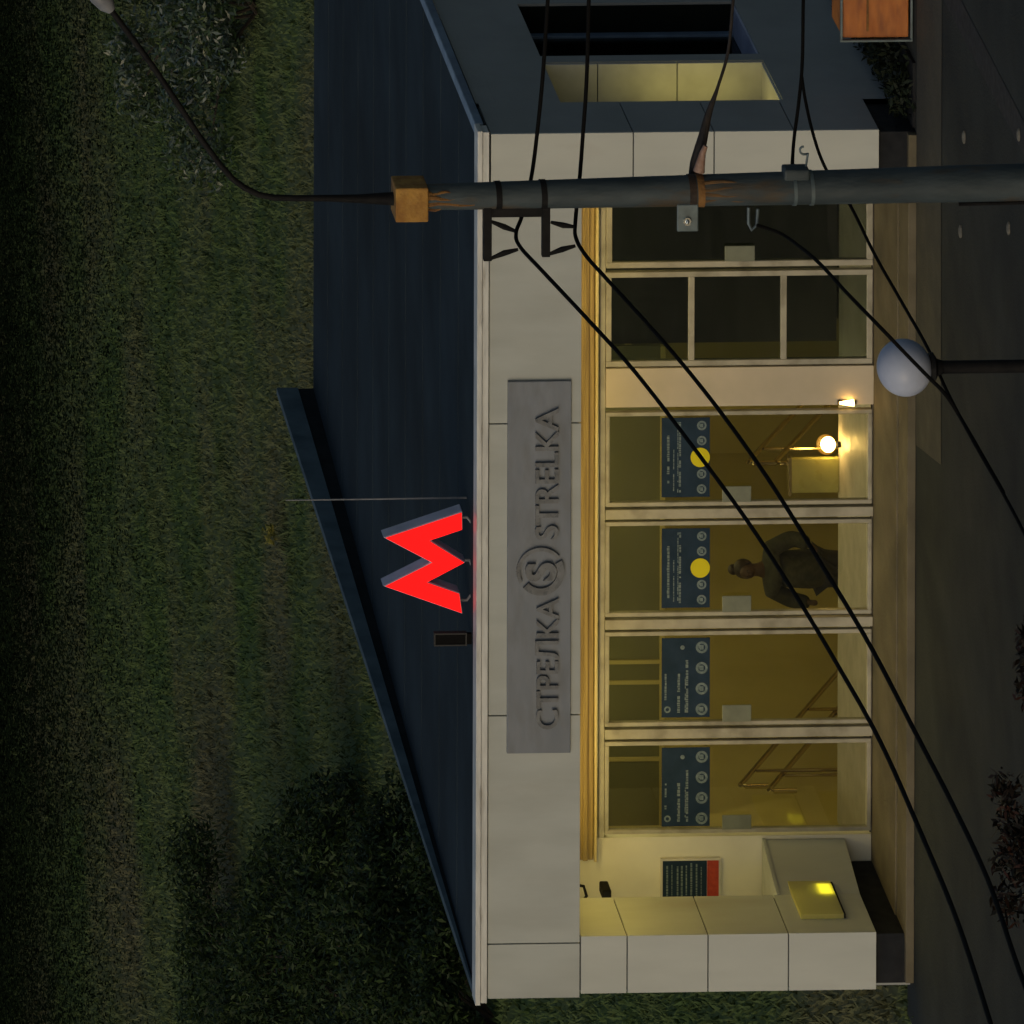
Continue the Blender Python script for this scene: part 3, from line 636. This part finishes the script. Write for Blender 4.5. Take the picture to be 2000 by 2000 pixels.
# ------------------------------------------------------------------ person on the stairs
def person():
    yP = YE+2.05
    h = px(1468,1112,yP); top = px(1440,1110,yP).z
    H = 1.70; z0 = top-H; x = h.x
    t_ = thing('person', (x, yP, z0), 'person in a dark jacket with tied up hair behind the third door from left', 'person')
    def skin(name, verts, edges, m):
        me = bpy.data.meshes.new(name); me.from_pydata([(v[0], v[1], v[2]) for v in verts], edges, [])
        o = bpy.data.objects.new(name, me); col.objects.link(o)
        o.modifiers.new('s', 'SKIN'); sd = o.modifiers.new('u', 'SUBSURF'); sd.levels = 2; sd.render_levels = 2
        for i, v in enumerate(verts): me.skin_vertices[0].data[i].radius = v[3] if isinstance(v[3], tuple) else (v[3], v[3])
        me.skin_vertices[0].data[0].use_root = True
        bpy.context.view_layer.update()
        m2 = bpy.data.meshes.new_from_object(o.evaluated_get(bpy.context.evaluated_depsgraph_get()))
        bpy.data.objects.remove(o); m2.materials.clear(); m2.materials.append(m); m2.name = name
        m2.polygons.foreach_set('use_smooth', [True]*len(m2.polygons))
        o = bpy.data.objects.new(name, m2); col.objects.link(o); o.parent = t_; ORG[o] = ORG[t_]; return o
    # local, feet at 0; faces -y (towards the doors), head a little to its right
    body = [(0,0,.92,(.09,.12)),(0,0,1.10,(.08,.10)),(0,0,1.28,(.08,.11)),(0,0,1.38,(.07,.08)),(0,-.01,1.50,.05),(0,-.02,1.58,(.085,.075)),(-.0,-.03,1.64,(.08,.072)),
            (-.17,0,1.34,.03),(-.31,.0,1.12,.03),(-.30,-.14,.95,.03),(-.27,-.22,.90,.032),
            (.17,0,1.34,.03),(.31,.0,1.12,.03),(.30,-.14,.95,.03),(.27,-.22,.90,.032),
            (-.10,0,.80,.06),(-.10,-.06,.48,.05),(-.10,.0,.09,.045),(-.10,-.12,.04,.04),
            (.10,0,.80,.06),(.10,.0,.48,.05),(.10,.08,.09,.045),(.10,-.04,.04,.04)]
    E = [(0,1),(1,2),(2,3),(3,4),(4,5),(5,6),(3,7),(7,8),(8,9),(9,10),(3,11),(11,12),(12,13),(13,14),(0,15),(15,16),(16,17),(17,18),(0,19),(19,20),(20,21),(21,22)]
    skin('body', body, E, M['skin'])
    jk = [(0,.0,.74,(.22,.30)),(0,0,1.05,(.19,.27)),(0,0,1.26,(.18,.26)),(0,0,1.38,(.14,.18)),(0,0,1.45,(.085,.09)),
          (-.22,0,1.33,.10),(-.33,.0,1.12,.09),(-.31,-.13,.96,.075),(.22,0,1.33,.10),(.33,.0,1.12,.09),(.31,-.13,.96,.075)]
    skin('jacket', jk, [(0,1),(1,2),(2,3),(3,4),(3,5),(5,6),(6,7),(3,8),(8,9),(9,10)], M['jacket'])
    tr = [(0,0,.86,(.15,.17)),(-.10,0,.78,.105),(-.10,-.06,.48,.078),(-.10,.0,.12,.06),(.10,0,.78,.105),(.10,.0,.48,.078),(.10,.08,.12,.06)]
    skin('trousers', tr, [(0,1),(1,2),(2,3),(0,4),(4,5),(5,6)], M['trouser'])
    m = MB(); o = ORG[t_]
    m.sphere((o.x, o.y+.02, o.z+1.63), .108, 18, 12, sc=(.92, .98, 1.0)); m.sphere((o.x-.02, o.y+.05, o.z+1.735), .055, 14, 10)
    m.build('hair', M['hair'], t_, smooth=True)
    m = MB(); m.sphere((o.x, o.y-.055, o.z+1.60), .078, 16, 12, sc=(.9, .8, 1.12)); m.sphere((o.x, o.y-.125, o.z+1.59), .014, 8, 6, sc=(.9,1.2,1.4))
    m.sphere((o.x-.085, o.y-.01, o.z+1.60), .022, 8, 6, sc=(.5,.8,1.3)); m.sphere((o.x+.085, o.y-.01, o.z+1.60), .022, 8, 6, sc=(.5,.8,1.3))
    for s_ in (-1, 1): m.sphere((o.x+s_*.03, o.y-.112, o.z+1.615), .010, 8, 6, 1)
    m.box(o.x-.022, o.x+.022, o.y-.119, o.y-.112, o.z+1.553, o.z+1.559, 1); m.build('face', [M['skin'], M['hair']], t_, smooth=True)
person()

# ------------------------------------------------------------------ lamp pole in front
YP = -12.0
def pp(x, y, dy=0): return px(x, y, YP+dy)
top, bot = pp(800,386), pp(1750,362); dirv = (bot-top)/(top.z-bot.z)
zg = PZ; base = top + dirv*(top.z-zg)
L = thing('street_lamp', base, 'grey lamp pole streaked with rust, with rusty cap and curved dark arm', 'street lamp')
def onpole(z): return top + dirv*(top.z-z)
def prad(z): return .105 + (.152-.105)*min(1, (top.z-z)/4.9)
m = MB(); zs_ = [top.z-.0 - i*(top.z-zg)/24 for i in range(25)]
m.tube([onpole(z) for z in zs_], [prad(z) for z in zs_], 28); m.build('pole', M['polec'], L, smooth=True)
cz0, cz1 = pp(832,390).z, pp(768,390).z
m = MB(); a = onpole(cz0); m.box(a.x-.16, a.x+.135, a.y-.15, a.y+.15, cz0, cz1); m.build('cap', M['rustcap'], L, bevel=.012)
m = MB()
for k, (dx, z1_, ln) in enumerate(((-.03, cz0, .55), (.02, cz0, .38), (-.075, cz0, .2), (.06, cz0, .25))):
    pts_ = []
    for i in range(7):
        z = z1_-ln*i/6; a = onpole(z); r_ = prad(z); pts_.append((a.x+dx+.012*math.sin(i*1.3+k), a.y-math.sqrt(max(1e-4, r_*r_-dx*dx))+.012, z))
    m.tube(pts_, [.024*(1-.8*i/6) for i in range(7)], 8)
m.build('rust_streaks', M['rust'], L, smooth=True)
arm_px = [(772,388),(700,388),(640,387),(580,387),(535,386),(505,380),(478,367),(455,350),(430,322),(395,275),(350,207),(300,132),(262,80),(235,44),(210,10)]
m = MB(); m.tube([pp(*q) for q in arm_px], [.058,.036,.028,.026]+[.026]*11, 12); m.build('arm', M['blackmetal'], L, smooth=True)
m = MB(); m.tube([pp(218,20), pp(208,8), pp(192,-10), pp(160,-50), pp(140,-76)], [.04,.075,.085,.075,.03], 14); m.build('lamp_head', M['lamphead'], L, smooth=True)
m = MB()
for k, (dx, ln) in enumerate(((-.05, .45), (.0, .6), (.045, .35), (.09, .5))):
    z1_ = pp(1372, 375).z; pts_ = []
    for i in range(7):
        z = z1_-ln*i/6; a = onpole(z); r_ = prad(z); pts_.append((a.x+dx+.012*math.sin(i*1.1+k*2), a.y-math.sqrt(max(1e-4, r_*r_-dx*dx))+.014, z))
    m.tube(pts_, [.021*(1-.8*i/6) for i in range(7)], 8)
m.build('rust_streaks', mat('brown_rust', (.16,.085,.03), (.10,.06,.028), 12, .85), L, smooth=True)
def band(x, w, mm, name='clamp'):
    z = pp(x, 375).z; a = onpole(z); m = MB(); m.tube([onpole(z+w/2), onpole(z-w/2)], prad(z)+.008, 28); return m.build(name, mm, L, smooth=True)
band(972, .05, M['blackmetal']); band(1060, .05, M['blackmetal']); band(1350, .06, mat('brown_band', (.04,.024,.014), (.02,.013,.01), 12, .8)); band(1366, .06, M['rust']); band(1549, .03, M['galv']); band(1583, .03, M['galv'])
# cross arms holding the twin cables
for (x, ye, xm) in ((952, 508, 408), (1066, 500, 408)):
    a = pp(x, 400, -.05); e = pp(x+2, ye, -.05)
    m = MB(); m.box(e.x, onpole(a.z).x, e.y-.03, e.y+.03, a.z-.035, a.z+.035); cb = m.build('cross_arm', M['blackmetal'], L, bevel=.004)
for hp in ([(958,432),(985,443),(1008,452)], [(956,506),(985,494),(1012,487)], [(1076,434),(1100,440),(1122,443)], [(1070,497),(1098,487),(1124,480)]):
    m = MB(); m.tube([pp(*q, -.05) for q in hp], [.014,.026,.014], 8); m.build('insulator', M['blackmetal'], L, smooth=True)
a = pp(960, 414, -.05); e = pp(1066, 414, -.05)
m = MB(); m.box(a.x-.04, a.x+.06, a.y-.02, a.y+.02, e.z, a.z); m.build('arm_plate', M['blackmetal'], L)
# steel eye plate, hook, small brackets
a, b2 = pp(1322,452,-.1), pp(1364,405,-.1)
m = MB(); m.box(a.x, b2.x+.03, a.y-.012, a.y+.012, b2.z, a.z); pl_ = m.build('eye_plate', M['galv'], L, bevel=.01)
c_ = pp(1342,432,-.115); m = MB(); m.disc(c_.x, c_.y-.014, c_.z, .035, .02, 16); m.sphere((c_.x, c_.y-.02, c_.z), .016, 10, 8); m.build('bolt', mat('bright_bolt', (.8,.85,.85), rough=.2, metal=1), pl_)
m = MB(); m.tube([pp(1462,405,-.08), pp(1462,436,-.08), pp(1468,449,-.08), pp(1478,440,-.08), pp(1480,408,-.08)], .014, 8); m.build('hook', M['galv'], L, smooth=True)
a = pp(1552,330,-.02); m = MB(); m.box(a.x-.08, a.x+.02, a.y-.08, a.y+.08, pp(1578,330).z, pp(1528,330).z); m.build('bracket', M['polec'], L, bevel=.02)
c_ = pp(1570,292,-.02); m = MB(); m.tube([(c_.x+.05*math.cos(t)*(.5+t/9), c_.y, c_.z+.05*math.sin(t)*(.5+t/9)) for t in [i*.5 for i in range(9)]]+[(pp(1572,330).x, c_.y, pp(1572,330).z)], .010, 6); m.build('curl', M['galv'], L, smooth=True)
m = MB(); m.tube([pp(1365,335,-.02), pp(1372,300,-.02), pp(1378,285,-.02)], [.05,.028,.02], 10); m.build('lug', mat('pink_rust', (.36,.24,.19), (.25,.14,.09), 20), L, smooth=True)
m = MB(); a = onpole(pp(1885,362).z)
m.tube([onpole(z)+Vector((-.158,-.05,0)) for z in (pp(1870,362).z, 1.0, 0.4, PZ)], .016, 8); m.build('conduit', M['blackmetal'], L)

# cables strung to and past the pole
def smooth_path(pts, n=6):
    out = []
    P = [pts[0]*2-pts[1]]+pts+[pts[-1]*2-pts[-2]]
    for i in range(1, len(P)-2):
        for k in range(n):
            t = k/n; a, b2, c_, d = P[i-1], P[i], P[i+1], P[i+2]
            out.append(.5*((2*b2)+(c_-a)*t+(2*a-5*b2+4*c_-d)*t*t+(3*b2-a-3*c_+d)*t**3))
    out.append(pts[-1]); return out
def cable(pl, r, label, group=None, taper=None):
    P = smooth_path([px(x, y, Y) for x, y, Y in pl]); m = MB(); m.tube(P, r, 8)
    return setp(m.build('cable', M['cable'], None, smooth=True), label, 'cable', group)
def ys(y): return YP+.25 - max(0, (y-430))/1570*18
A = [(1080,-120),(1070,0),(1060,150),(1048,270),(1037,350),(1020,420),(1008,455),(1016,482),(1060,530),(1150,626),(1240,726),(1350,868),(1460,1018),(1560,1172),(1640,1306),(1720,1450),(1800,1630),(1870,1800),(1935,2000),(1960,2090)]
Bc = [(1153,-120),(1150,0),(1146,150),(1138,270),(1132,350),(1124,430),(1125,465),(1145,500),(1185,545),(1300,672),(1400,795),(1500,935),(1600,1095),(1700,1262),(1790,1435),(1860,1570),(1930,1720),(1985,1880),(2030,2000)]
cable([(x, y, ys(y)) for x, y in A], .0175, 'upper black overhead cable crossing the sign and the doors', 'twin overhead cables')
cable([(x, y, ys(y)) for x, y in Bc], .0175, 'lower black overhead cable of the twin pair crossing the doors', 'twin overhead cables')
cable([(1573,-100,-11.10),(1569,0,-11.40),(1567,120,-11.55),(1560,200,-11.70),(1551,270,-11.77),(1547,322,-11.85)], .015, 'black cable dropping to the bracket halfway up the lamp pole')
cable([(1566,150,-11.40),(1572,190,-11.40),(1585,250,-11.40),(1604,310,-11.48),(1630,360,-11.55),(1660,400,-11.62),(1710,500,-12.30),(1760,588,-12.90),(1812,680,-13.80),(1850,765,-14.70),(1900,860,-15.60),(1960,965,-16.50),(2010,1060,-17.4),(2070,1185,-18.6)], .014, 'thin dark cable passing behind the lamp pole down past the globe lamp')
cable([(1478,440,-12.15),(1500,447,-12.15),(1535,462,-12.30),(1596,510,-13.2),(1650,568,-14.1),(1720,640,-14.85),(1768,690,-14.9),(1812,735,-14.95),(1850,775,-15.05),(1890,840,-15.30),(1960,962,-16.35)], .016, 'dark cable running from the pole hook in front of the globe lamp')
m = MB(); P = smooth_path([px(*q) for q in ((1440,-80,-11.10),(1432,0,-11.40),(1422,100,-11.55),(1402,170,-11.70),(1384,222,-11.77),(1370,280,-11.85),(1358,322,-11.85),(1355,362,-11.85))])
k_ = len(P); m.tube(P, [.014 if i/k_ < .42 else .014+.036*min(1, (i/k_-.42)/.3) for i in range(k_)], 10)
setp(m.build('cable', mat('brown_black_wrap', (.03,.022,.018), (.015,.012,.01), 20)), 'thick wrapped cable end tied to the rusty clamp on the pole', 'cable')

# ------------------------------------------------------------------ globe lamp
YGl = -14.4
gc = px(1766,718,YGl); rg_ = (px(1766,665,YGl)-px(1766,771,YGl)).length/2
t_ = thing('globe_lamp', (gc.x, YGl, PZ), 'unlit frosted globe lamp on a slim black post in front of the doors', 'lamp')
m = MB(); m.sphere(gc, rg_, 40, 24); m.build('globe', M['globe'], t_, smooth=True)
m = MB(); m.tube([(gc.x, YGl, gc.z-rg_*.93), (gc.x, YGl, gc.z-rg_*1.08), (gc.x, YGl, gc.z-rg_*1.2), (gc.x, YGl, gc.z-rg_*1.45)], [.115,.12,.07,.05], 20); m.build('holder', M['blackmetal'], t_, smooth=True)
m = MB(); m.tube([(gc.x, YGl, gc.z-rg_*1.3), (gc.x, YGl, PZ)], .052, 16); m.build('post', M['blackmetal'], t_, smooth=True)

# ------------------------------------------------------------------ orange box, planters, scraps
a = px(1788,80,.15); zt = px(1641,60,.15).z
t_ = thing('orange_box', (a.x+.45, .15, PZ), 'orange painted metal box with a pale rim beside the dark side wall', 'box')
m = MB(); m.box(a.x+.03, a.x+.87, .17, .75, PZ+.05, zt-.03); m.build('body', M['orange'], t_, bevel=.01)
m = framed(a.x, a.x+.9, PZ+.015, zt, .022, .13, .168); m.build('rim', M['galv'], t_, bevel=.004)
m = MB(); m.box(a.x+.1, a.x+.8, .155, .1695, PZ+.45, PZ+.47); m.build('seam', M['rust'], t_)
def planter(x0, x1, yc, ztop, label, seed):
    t_ = thing('planter', ((x0+x1)/2, yc, PZ), label, 'planter', 'planters on the pavement')
    m = MB(); w = x1-x0
    m.prism([(x0+.06, PZ), (x1-.06, PZ), (x1, PZ+.45), (x0, PZ+.45)], yc-.3, yc+.3); m.build('tub', M['plinth'], t_, bevel=.015)
    rg = random.Random(seed)
    cl_ = [((x0+w*rg.random(), yc+rg.uniform(-.3,.3), PZ+.45+rg.random()*(ztop-PZ-.6)), (.2,.2,.16)) for _ in range(9)]
    leaf_mesh('plants', cl_, 1500, .05, M['redleaf'], t_, seed)
xa, xb = px(1990,1770,-8).x, px(1990,1550,-8).x
planter(xa, xb, -8, px(1935,1600,-8).z, 'dark planter with reddish leaves at the left of the pavement', 5)
xa, xb = px(1990,1370,-8).x, px(1990,1235,-8).x
planter(xa, xb, -8, px(1986,1300,-8).z, 'dark planter mostly below the doors at the picture edge', 6)
for (x, y, lb) in ((1885,268,'pale scrap on the pavement right of the pole, nearer the wall'),(1992,263,'pale scrap right of the pole at the picture edge'),(1878,452,'pale scrap on the pavement left of the pole, nearer the doors'),(1972,446,'pale scrap left of the pole near the picture edge')):
    p = pz(x, y, PZ); m = MB(); m.sphere((p.x, p.y, PZ+.01), .045, 8, 5, sc=(1.5, .8, .5)); setp(m.build('scrap', M['stone']), lb, 'scrap', 'pale scraps on the pavement')
# low dark hedge along the side wall
hd = thing('hedge', (XR+.33, 3, PZ), 'low black green hedge along the foot of the dark side wall', 'hedge')
cl_ = [((XR+.32+rnd.uniform(-.08,.12), .2+i*.16, PZ+.06), (.30,.25,.20)) for i in range(40)]
leaf_mesh('foliage', cl_, 9000, .045, M['hedge'], hd, 8)
m = MB(); m.box(XR+.0, XR+.64, .05, 12, -.5, PZ+.03); m.build('soil', M['plinth'], hd)

# ------------------------------------------------------------------ shrubs and trees
def shrub(name, x, y, w, h, n, size, m_, label, cat, seed, group=None, stems=True, base=-.16):
    rg = random.Random(seed); t_ = thing(name, (x, y, base), label, cat, group)
    cl_ = []
    for _ in range(16):
        a = rg.random()*6.28; r_ = w*.5*math.sqrt(rg.random()); hh = h*(.25+.65*rg.random())*(1-.35*(r_/(w*.5)))
        s_ = w*rg.uniform(.09, .19); cl_.append(((x+r_*math.cos(a), y+r_*math.sin(a), base+hh), (s_, s_, s_*.8)))
    leaf_mesh('foliage', cl_, n, size, m_, t_, seed)
    if stems:
        m = MB()
        for c_ in cl_[:10]: m.tube([(x+rg.uniform(-.1,.1), y+rg.uniform(-.1,.1), base-.05), ((x+c_[0][0])/2, (y+c_[0][1])/2, base+(c_[0][2]-base)*.6), c_[0]], [.035,.022,.008], 6)
        m.build('stems', M['bark'], t_)
    return t_
SB = 'shrubs left of the pavilion'
for i, (x, y, w, h, lb) in enumerate((
    (690,1720,3.2,1.4,'dark broad shrub beside the upper left roof edge'), (840,1850,4.0,1.5,'dark shrub hugging the front left roof edge'), (600,1870,3.6,1.5,'dark shrub between lawn and the left picture edge'),
    (700,1990,4.5,1.6,'dark shrub cut by the left picture edge behind the roof corner'), (860,1985,3.6,1.5,'dark shrub standing left of the pale fascia corner'), (440,1890,4.0,1.2,'dark shrub farthest up the lawn on the left'),
    (930,2010,2.6,1.2,'small dark shrub just left of the fascia end'), (560,1990,4.0,1.5,'dark shrub high on the lawn at the left edge'))):
    p = pz(x+40, y, -.16); shrub('shrub', p.x, p.y, w, h, 11000, .055, M['bush'], lb, 'shrub', 20+i, SB)
for i, (x, y, w, h, lb) in enumerate(((420,90,3.6,1.5,'glossy leaved shrub on the lawn right of the lamp arm'), (340,30,3.0,1.4,'glossy leaved shrub at the top right beside the lamp head'), (470,20,2.6,1.3,'glossy leaved shrub nearest the roof at the right edge'))):
    p = pz(x+30, y, -.16); shrub('shrub', p.x, p.y, w, h, 5200, .065, M['bushg'], lb, 'shrub', 50+i, 'glossy shrubs on the lawn')
p = pz(548,1040,-.16); shrub('flower_tuft', p.x, p.y, .35, .35, 120, .05, M['yflower'], 'small yellow green tuft on the lawn above the parapet', 'plant', 71, stems=False)
# unseen trees added beyond the view to shade the top of the lawn
proto = None; rg = random.Random(11)
tr_pos = [(pz(-50-(i % 2)*40, 2400-i*300, -.16).x, pz(-50-(i % 2)*40, 2400-i*300, -.16).y) for i in range(10)]
def make_shade_tree(x, y):
    t_ = thing('shade_tree', (x, y, -.16), 'unseen leafy crown and trunk added to shade the top of the lawn', 'shade_tree', 'unseen trees added for shade')
    m = MB(); m.tube([(x,y,-.3),(x+.1,y,2.5),(x-.1,y+.1,5),(x,y,9)], [.32,.25,.2,.08], 10)
    for k in range(6):
        a = k*1.05; m.tube([(x,y,3.2+.5*k),(x+1.6*math.cos(a),y+1.6*math.sin(a),4.6+.6*k),(x+3.2*math.cos(a),y+3.2*math.sin(a),6+.7*k)], [.12,.08,.03], 6)
    m.build('trunk', M['bark'], t_, smooth=True)
    cl_ = [((x+rg.uniform(-5.5,5.5), y+rg.uniform(-6.5,5), rg.uniform(3.6,13)), (1.9,1.9,1.4)) for _ in range(44)]
    leaf_mesh('shade_crown', cl_, 26000, .19, M['shade_tree'], t_, 99); return t_
proto = make_shade_tree(*tr_pos[0])
for (x, y) in tr_pos[1:]:
    c_ = proto.copy(); col.objects.link(c_); c_.location = (x, y, -.16); c_.rotation_euler = (0, 0, rg.random()*6.28); s_ = rg.uniform(.9, 1.2); c_.scale = (s_, s_, s_)
    for ch in list(proto.children):
        d = ch.copy(); col.objects.link(d); d.parent = c_

# dark leaf carpet thickening with distance, laid in place of shade on the lawn
def shade_leaves(n, seed):
    rg = np.random.default_rng(seed)
    yf = pz(0, 1000, -.16).y                                # ground at the top of the view
    a = 1-rg.random(n)**(1/3.4)
    y = yf + 6 - a*(yf - 44); x = -16 - y*.43 + (30+y*.14)*rg.random(n)
    P = np.stack([x, y, -.14 + .28*rg.random(n)*(1-a)**1.5 + .05*rg.random(n)], 1)
    u = rg.normal(size=(n, 3)); u[:, 2] *= .25; u /= np.linalg.norm(u, axis=1)[:, None]
    q_ = rg.normal(size=(n, 3))*.35; q_[:, 2] += 1; v = np.cross(u, q_); v /= np.linalg.norm(v, axis=1)[:, None]
    L = .05*(.6+.8*rg.random((n, 1)))*(1-.45*a[:, None]); W = L*.5
    V = np.stack([P-u*L, P+v*W, P+u*L, P-v*W], 1).reshape(-1, 3)
    me = bpy.data.meshes.new('shade_leaves'); me.vertices.add(n*4); me.vertices.foreach_set('co', V.astype(np.float32).ravel())
    me.loops.add(n*4); me.loops.foreach_set('vertex_index', np.arange(n*4, dtype=np.int32))
    me.polygons.add(n); me.polygons.foreach_set('loop_start', np.arange(0, n*4, 4, dtype=np.int32)); me.update(calc_edges=True)
    me.materials.append(mat('shade_leaf', (.006, .011, .005), (.010, .017, .008), .5, .95, spec=.02)); o = bpy.data.objects.new('shade_leaves', me); col.objects.link(o); setp(o, kind='stuff')
shade_leaves(330000, 32)

# ------------------------------------------------------------------ light
W = bpy.data.worlds.new('World'); scene.world = W; W.use_nodes = True; nt = W.node_tree
sk = nt.nodes.new('ShaderNodeTexSky'); sk.sky_type = 'NISHITA'; sk.sun_disc = False
EL, AZ = R(14), R(200)
sk.sun_elevation = EL; sk.sun_rotation = AZ; sk.air_density = 1.0; sk.dust_density = 3.0
bg = nt.nodes['Background']; bg.inputs['Strength'].default_value = .06
nt.links.new(sk.outputs[0], bg.inputs[0])
sd = bpy.data.lights.new('sun', 'SUN'); sd.energy = .5; sd.angle = R(60); sd.color = (.94, .98, 1.0)
so = bpy.data.objects.new('sun', sd); col.objects.link(so)
ld_ = Vector((math.sin(AZ)*math.cos(EL), math.cos(AZ)*math.cos(EL), math.sin(EL)))
so.rotation_euler = ld_.to_track_quat('Z', 'Y').to_euler()
vs = scene.view_settings; vs.view_transform = 'Standard'; vs.look = 'None'; vs.gamma = 1; vs.exposure = 0
scene.cycles.max_bounces = 8; scene.cycles.transparent_max_bounces = 16
scene.cycles.sample_clamp_indirect = 4
